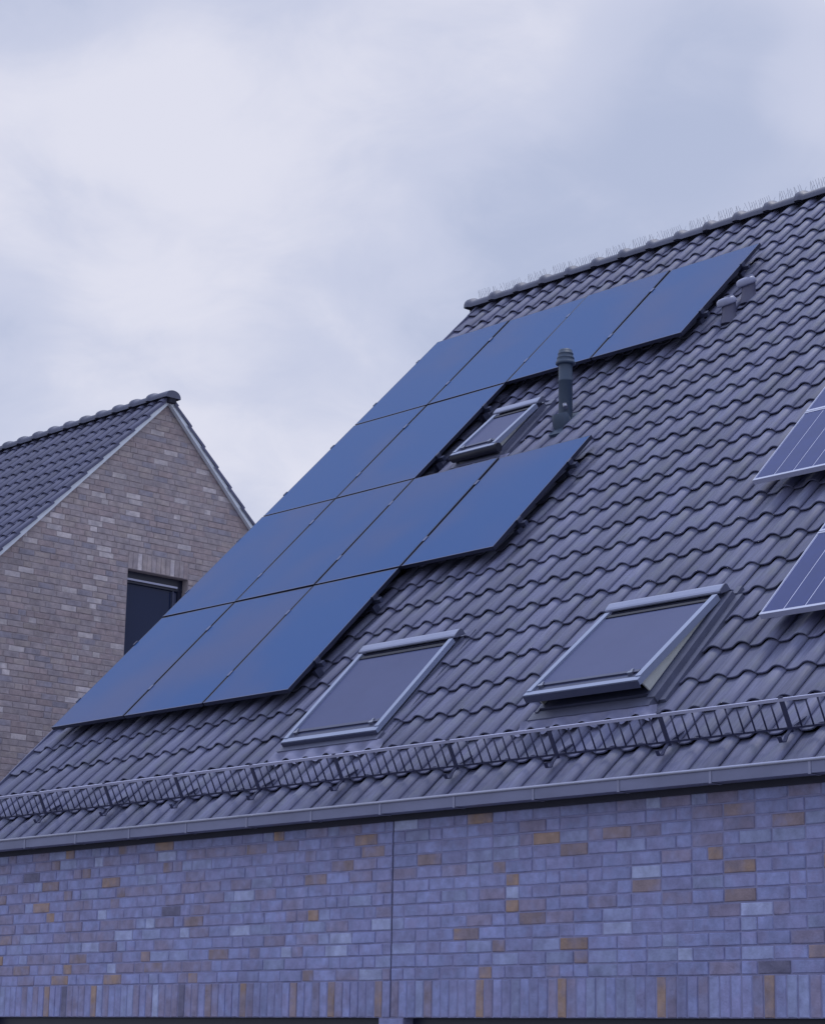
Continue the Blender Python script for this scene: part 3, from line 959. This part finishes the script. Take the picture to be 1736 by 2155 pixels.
PV_LAB = {
    (0, 0): 'bottom left black panel at the roof verge, lowest row',
    (1, 0): 'middle black panel of the lowest row of three',
    (2, 0): 'black panel beside the closed roof window, right end of lowest row',
    (0, 1): 'black panel at the verge in the second row from the gutter',
    (1, 1): 'black panel second from the verge in the long second row of four',
    (2, 1): 'black panel third from the verge, second row, below the small roof window',
    (3, 1): 'black panel at the right end of the second row, below the vent pipe',
    (0, 2): 'black panel at the verge in the row of two',
    (1, 2): 'black panel next to the small roof window, row of two',
    (0, 3): 'black panel at the verge in the top row',
    (1, 3): 'black panel second from the verge in the top row',
    (2, 3): 'black panel behind the vent pipe in the top row',
    (3, 3): 'black panel beside the two vent cowls, right end of top row'}
for i, j in PV_GRID:
    jit = Matrix.Rotation(random.uniform(-0.0035, 0.0035), 4, 'X') @ Matrix.Rotation(random.uniform(-0.0035, 0.0035), 4, 'Y')
    t_ = thing('solar_panel', (0, 0, 0), PV_LAB[(i, j)], 'solar panel', 'black solar panels on the main roof', ROOF @ Matrix.Translation((i * PV_GX + 0.01, j * PV_GY + 0.01, 0)) @ jit)
    for nm, me in zip(('frame', 'rim', 'glass', 'backsheet'), PVM):
        link(nm, me[(i, j) in ((2, 0), (3, 1), (1, 2), (3, 3))] if nm == 'rim' else me, t_)
# rails and clamps that carry them belong to the house
spans = {0: 3, 1: 4, 2: 2, 3: 4}
for j, n in spans.items():
    for fr_ in (0.24, 0.76):
        s = j * PV_GY + 0.01 + PV_H * fr_
        b = MB()
        rbox(b, -0.06, n * PV_GX + 0.055, s - 0.02, s + 0.02, -0.078, -0.038)
        ro = b.obj('mounting_rail', RAIL, house)
        for i in range(n + 1):
            c_ = MB()
            if 0 < i < n:
                rbox(c_, i * PV_GX - 0.016, i * PV_GX + 0.016, s - 0.035, s + 0.035, -0.0015, 0.004)
                c_.obj('clamp', PVRIM, ro)
            else:
                xx = i * PV_GX + (0.0 if i else 0.0)
                rbox(c_, xx - 0.008 if i == 0 else xx - 0.016, xx + 0.016 if i == 0 else xx + 0.008, s - 0.03, s + 0.03, -0.037, 0.003)
                c_.obj('clamp', RAIL, ro)
        for i in range(n * 2 + 1):
            b = MB()
            xx = 0.15 + i * (n * PV_GX - 0.2) / (n * 2)
            rbox(b, xx - 0.02, xx + 0.02, s - 0.06, s + 0.012, -0.16, -0.079)
            b.obj('roof_hook', RAIL, ro)

# the neighbour's older blue panels at the right edge
def pv_old():
    w, h, d = 1.64, 0.958, 0.04
    e = 0.016
    fr = MB()
    fr.box((0, 0, -d), (w, e + 0.008, 0)); fr.box((0, h - e, -d), (w, h, 0)); fr.box((0, e + 0.008, -d), (e * 0.5, h - e, -0.001)); fr.box((w - e, e + 0.008, -d), (w, h - e, 0))
    bs2 = MB(); bs2.box((e * 0.5, e + 0.008, -0.012), (w - e, h - e, -0.006))
    cells = MB()
    pit = (w - e * 1.5 - 0.016) / 9.0
    cm = MB(); cm.box((0, e + 0.014, -0.006), (pit - 0.012, h - e - 0.004, -0.003))
    return fr.mesh('frame', [PVW]), bs2.mesh('backsheet', [PVLINE]), cm.mesh('cell_strip', [PVB]), pit, e
OF, OB, OC, OPIT, OE = pv_old()
for x, s, lab in ((8.385, -0.035, 'blue panel with white cell lines, lowest at the right edge, over the gutter'),
                  (8.385, 0.932, 'sliver of blue panel just above the lowest one at the right edge'),
                  (7.275, 1.905, 'blue panel with white cell lines, upper one at the right edge'),
                  (7.275, 2.872, 'pale sky reflecting blue panel topmost at the right edge')):
    t_ = thing('solar_panel', (0, 0, 0), lab, 'solar panel', 'blue white lined solar panels at the right edge', ROOF @ Matrix.Translation((x, s, 0.015)))
    link('frame', OF, t_); link('backsheet', OB, t_)
    for k in range(9):
        link('cell_strip', OC, t_, Matrix.Translation((OE * 0.5 + 0.008 + OPIT * k, 0, 0)))
for s in (0.2, 0.72, 1.16, 1.68, 2.14, 2.66, 3.1, 3.6):
    b = MB()
    x0 = (8.385 if s < 1.8 else 7.275) + 0.10
    rbox(b, x0, x0 + 3.2, s - 0.02, s + 0.02, -0.07, -0.027)
    b.obj('mounting_rail', RAIL, house)

# ================================================================== neighbouring house
NX = -24.0
NRY, NRZ = 17.56, 8.965 + EYE
nb = thing('brick_house', (NX, NRY, 0), 'grey brown brick gable house with pale verge boards behind the panels', 'house')
NROOF = Matrix.Identity(4)
for i in range(3):
    NROOF[i][0] = (1, 0, 0)[i]; NROOF[i][1] = SV[i]; NROOF[i][2] = NV[i]
NROOF.translation = Vector((NX, NRY, NRZ - 0.06))
def nrp(x, s, n=0.0):
    return NROOF @ Vector((x, s, n))
MIR = Matrix.Translation((0, 2 * NRY, 0)) @ Matrix.Diagonal((1, -1, 1, 1))
dk = MB()
NW = 9.3
for M in (Matrix.Identity(4), MIR):
    a = [nrp(-0.26, -NW, -0.20), nrp(-11, -NW, -0.20), nrp(-11, -0.201, -0.20), nrp(-0.26, -0.201, -0.20)]
    a2 = [p + Vector((0, 0, -0.16)) for p in a]
    vs = [M @ p for p in a + a2]
    dk.add(vs, [(0, 1, 2, 3), (7, 6, 5, 4), (0, 4, 5, 1), (1, 5, 6, 2), (3, 2, 6, 7), (0, 3, 7, 4)])
nroof = dk.obj('roof', DECK, nb)
NT_ME = tile_mesh('roof_tile', TILE_FAR).mesh('roof_tile', [TILE_FAR])
# verge tile on the right hand edge of the front slope: the roll ends in a drop at the gable
NVPROF = [(-0.186, -0.001), (-0.165, -0.004), (-0.135, -0.0045), (-0.105, -0.001), (-0.080, 0.007), (-0.058, 0.019), (-0.036, 0.031),
          (-0.016, 0.038), (0.0, 0.040), (0.020, 0.0385), (0.038, 0.035), (0.050, 0.029), (0.056, 0.020), (0.058, -0.004)]
NV_ME = tile_mesh('verge_tile', TILE_FAR, prof=NVPROF).mesh('verge_tile', [TILE_FAR])
nm = MB(); ns_ = tile_mesh('t', TILE_FAR)
nsep = 0
nc = []
for k in range(26):
    s = -0.30 - GAUGE * k
    for c in range(44):
        x = 0.035 - PITCH * c
        if k == 0 and False:
            continue
        z = seen(nrp(x, s + 0.17, 0.0), 0.01)
        nc.append((z if z else 1e6, x, s, c))
nc.sort(key=lambda t_: t_[0])
for z, x, s, c in nc:
    M = NROOF @ Matrix.Translation((x, s + random.uniform(-0.002, 0.002), 0.04)) @ Matrix.Rotation(random.uniform(-0.004, 0.004), 4, 'Z')
    if s > -0.35:
        M = M @ Matrix.Diagonal((1, 0.60, 1, 1))
    if c == 0:
        link('verge_tile', NV_ME, nroof, M)
    elif nsep < 300 and z < 1e5:
        link('roof_tile', NT_ME, nroof, M); nsep += 1
    else:
        o = len(nm.v)
        nm.v += [tuple(M @ Vector(p)) for p in ns_.v]
        nm.f += [tuple(i + o for i in f) for f in ns_.f]; nm.mi += ns_.mi; nm.sm += ns_.sm
nm.obj('roof_tiles', TILE_FAR, nroof, kind='stuff')
# rear slope: the verge tiles show edge on, the rest is a plain slope
RV_ME = tile_mesh('verge_tile', TILE_FAR, prof=NVPROF, th=0.022).mesh('verge_tile', [TILE_FAR])
for k in range(20):
    s = -0.30 - GAUGE * k
    M = MIR @ NROOF @ Matrix.Translation((0.035, s, 0.04))
    if k == 0:
        M = M @ Matrix.Diagonal((1, 0.60, 1, 1))
    link('verge_tile', RV_ME, nroof, M)
b = MB(); b.add([MIR @ nrp(-0.05, -NW, -0.10), MIR @ nrp(-11, -NW, -0.10), MIR @ nrp(-11, -0.12, -0.10), MIR @ nrp(-0.05, -0.12, -0.10)], [(0, 1, 2, 3)])
b.obj('rear_roof_slope', TILE_FAR, nroof)
NRG = ridge_mesh('ridge_tile', RIDGE)
for k in range(26):
    link('ridge_tile', NRG, nroof, Matrix.Translation((NX - 0.255 - 0.403 * k, NRY, NRZ - 0.195)))
# pale verge boards under the tiles
for M, nm_ in ((Matrix.Identity(4), 'verge_board'), (MIR, 'verge_board')):
    b = MB()
    L0 = -NW
    sec = [(0.010, -0.130), (0.075, -0.130), (0.075, -0.190), (0.010, -0.190)]
    vs = []
    for s in (L0, -0.0):
        for x, n_ in sec:
            p = nrp(x, s, n_)
            if s == 0.0:
                p = p + SV * (n_ * -1.0 * 0 ) ; p.y = min(p.y, NRY - 0.001); 
                # mitre at the apex
                p = Vector((p.x, NRY - 0.0005, nrp(x, 0, n_).z - (nrp(x, 0, n_).y - NRY) * math.tan(AL)))
            vs.append(M @ p)
    b.add(vs, [(0, 1, 2, 3), (7, 6, 5, 4), (0, 4, 5, 1), (1, 5, 6, 2), (2, 6, 7, 3), (3, 7, 4, 0)])
    b.obj('verge_board', TRIM, nb)
# gable wall with a window
WYA, WYB, WZT, WZB = 17.05, 18.06, 6.235 + EYE, 4.85 + EYE
apz = NRZ - 0.06 - 0.150 / ca
half = (apz - 2.0) / math.tan(AL)
gw = MB()
def gq(ya, yb, fz0, fz1):
    pass
X0, X1 = NX - 0.22, NX - 0.006
def gslab(poly):
    n = len(poly)
    vs = [(X1, y, z) for y, z in poly] + [(X0, y, z) for y, z in poly]
    gw.add(vs, [tuple(range(n)), tuple(reversed(range(n, 2 * n)))] + [(i, i + n, (i + 1) % n + n, (i + 1) % n) for i in range(n)])
tz = lambda y: apz - abs(y - NRY) * math.tan(AL)
gslab([(11.5, 0), (WYA, 0), (WYA, tz(WYA)), (11.5, tz(11.5))])
gslab([(WYA + 0.0005, 0), (WYB - 0.0005, 0), (WYB - 0.0005, WZB), (WYA + 0.0005, WZB)])
gslab([(WYA + 0.0005, WZT), (WYB - 0.0005, WZT), (WYB - 0.0005, tz(WYB)), (NRY, apz), (WYA + 0.0005, tz(WYA))])
gslab([(WYB, 0), (23.6, 0), (23.6, tz(23.6)), (WYB, tz(WYB))])
gw.box((NX - 11, 11.5, 0), (NX - 0.225, 11.7, tz(11.5) - 0.02)); gw.box((NX - 11, 23.4, 0), (NX - 0.225, 23.6, tz(23.6) - 0.02))
gwall = gw.obj('wall', MORTAR2, nb)
gbr = []
rnd = random.Random(21)
nob = lambda x: None
# gable bricks are laid in a frame whose x runs along +Y
GM = Matrix.Translation((NX, 0, 0)) @ Matrix.Rotation(R(90), 4, 'Z')
GCH = 0.0800
z = WZT - GCH * 52
soldier = (WYA - 0.0, WYB + 0.0)
while z < apz - 0.06:
    hl = (apz - (z + 0.35 * GCH)) / math.tan(AL)
    ya, yb = max(NRY - hl + 0.02, 13.2), min(NRY + hl - 0.02, 19.9)
    k = round((z - WZT) / GCH)
    cuts = [(ya, yb)]
    inwin = WZB - 0.02 < z < WZT - 0.02
    insold = WZT - 0.02 < z < WZT + 3 * GCH - 0.02
    if inwin or insold:
        cuts = [(ya, WYA - 0.004), (WYB + 0.004, yb)]
    for a, b_ in cuts:
        if b_ - a > 0.05:
            fill(a, b_, z + 0.004, GCH - 0.0095, BR_GABLE, nob, gbr, 0.232, 0.110)
    z += GCH
y = WYA
while y < WYB - 0.05:
    gbr.append((y + 0.001, WZT + 0.004, 0.068, 3 * GCH - 0.012, pick(BR_GABLE, rnd, {4: 1.3, 2: 0.3, 3: 3.0})))
    y += 0.0777
# keep only what lies on the gable in view, the rest of the wall stays plain
gbr = [b_ for b_ in gbr if b_[1] > 1.9 + EYE]
lay(BR_GABLE, gbr, gwall, GM, 'brick', 'brick_courses', 300, prefer=4)
# window
f = MB()
xf0, xf1 = NX - 0.20, NX - 0.13
f.box((xf0, WYA, WZT - 0.16), (xf1 + 0.004, WYB, WZT - 0.0005)); f.box((xf0, WYA, WZB), (xf1, WYB, WZB + 0.06))
f.box((xf0, WYA, WZB + 0.0605), (xf1 - 0.002, WYA + 0.05, WZT - 0.1605)); f.box((xf0, WYB - 0.07, WZB + 0.0605), (xf1 - 0.002, WYB, WZT - 0.1605))
win = f.obj('window', WFRAME, nb)
b = MB(); b.box((NX - 0.17, WYA + 0.04, WZB + 0.055), (NX - 0.162, WYB - 0.065, WZT - 0.155)); b.obj('pane', GLASS, win)
b = MB(); b.box((xf1 + 0.005, WYA + 0.005, WZT - 0.128), (xf1 + 0.03, WYB - 0.10, WZT - 0.102)); b.obj('rail', ZINC_L, win)
b = MB(); b.box((xf1 - 0.0015, WYB - 0.16, WZB + 0.0615), (xf1 + 0.006, WYB - 0.145, WZT - 0.165)); b.box((NX - 0.16, WYB - 0.144, WZB + 0.0615), (NX - 0.158, WYB - 0.075, WZT - 0.18)); b.obj('mullion', ALU_D, win)
b = MB(); b.box((NX - 0.13, WYA - 0.02, WZB - 0.035), (NX + 0.03, WYB + 0.02, WZB - 0.0015)); b.obj('sill', ZINC, win)

# ================================================================== shrub below the facade, only its tip reaches the picture
sh = thing('garden_shrub', (-9.0, 9.9, 0), 'leafy green shrub before the glazed opening, only its tip showing', 'shrub')
b = MB()
rnd = random.Random(3)
tips = []
for k in range(9):
    a = rnd.uniform(0, 6.28); r_ = rnd.uniform(0.05, 0.45)
    tip = Vector((-9.0 + math.cos(a) * r_, 9.9 + math.sin(a) * r_, EYE + rnd.uniform(-0.35, 0.02)))
    if k == 0:
        tip = Vector((-9.03, 9.9, EYE + 0.165))
    tips.append(tip)
    b.tube([(-9.0, 9.9, 0), Vector((-9.0, 9.9, 0)).lerp(tip, 0.5) + Vector((rnd.uniform(-.05, .05), 0, 0)), tip], [0.02, 0.012, 0.004], 5)
b.obj('stem', BARK, sh)
b = MB()
for tip in tips:
    for i in range(70):
        t_ = rnd.uniform(0.35, 1.0)
        p = Vector((-9.0, 9.9, 0)).lerp(tip, t_) + Vector((rnd.gauss(0, .06), rnd.gauss(0, .06), rnd.gauss(0, .03)))
        if p.z > EYE + 0.17:
            continue
        d = Vector((rnd.uniform(-1, 1), rnd.uniform(-1, 1), rnd.uniform(-0.2, 0.9))).normalized() * 0.05
        w_ = d.cross(Vector((0, 0, 1))).normalized() * 0.016
        b.add([p, p + d * 0.5 + w_, p + d, p + d * 0.5 - w_], [(0, 1, 2, 3)])
b.obj('foliage', LEAF, sh, kind='stuff')
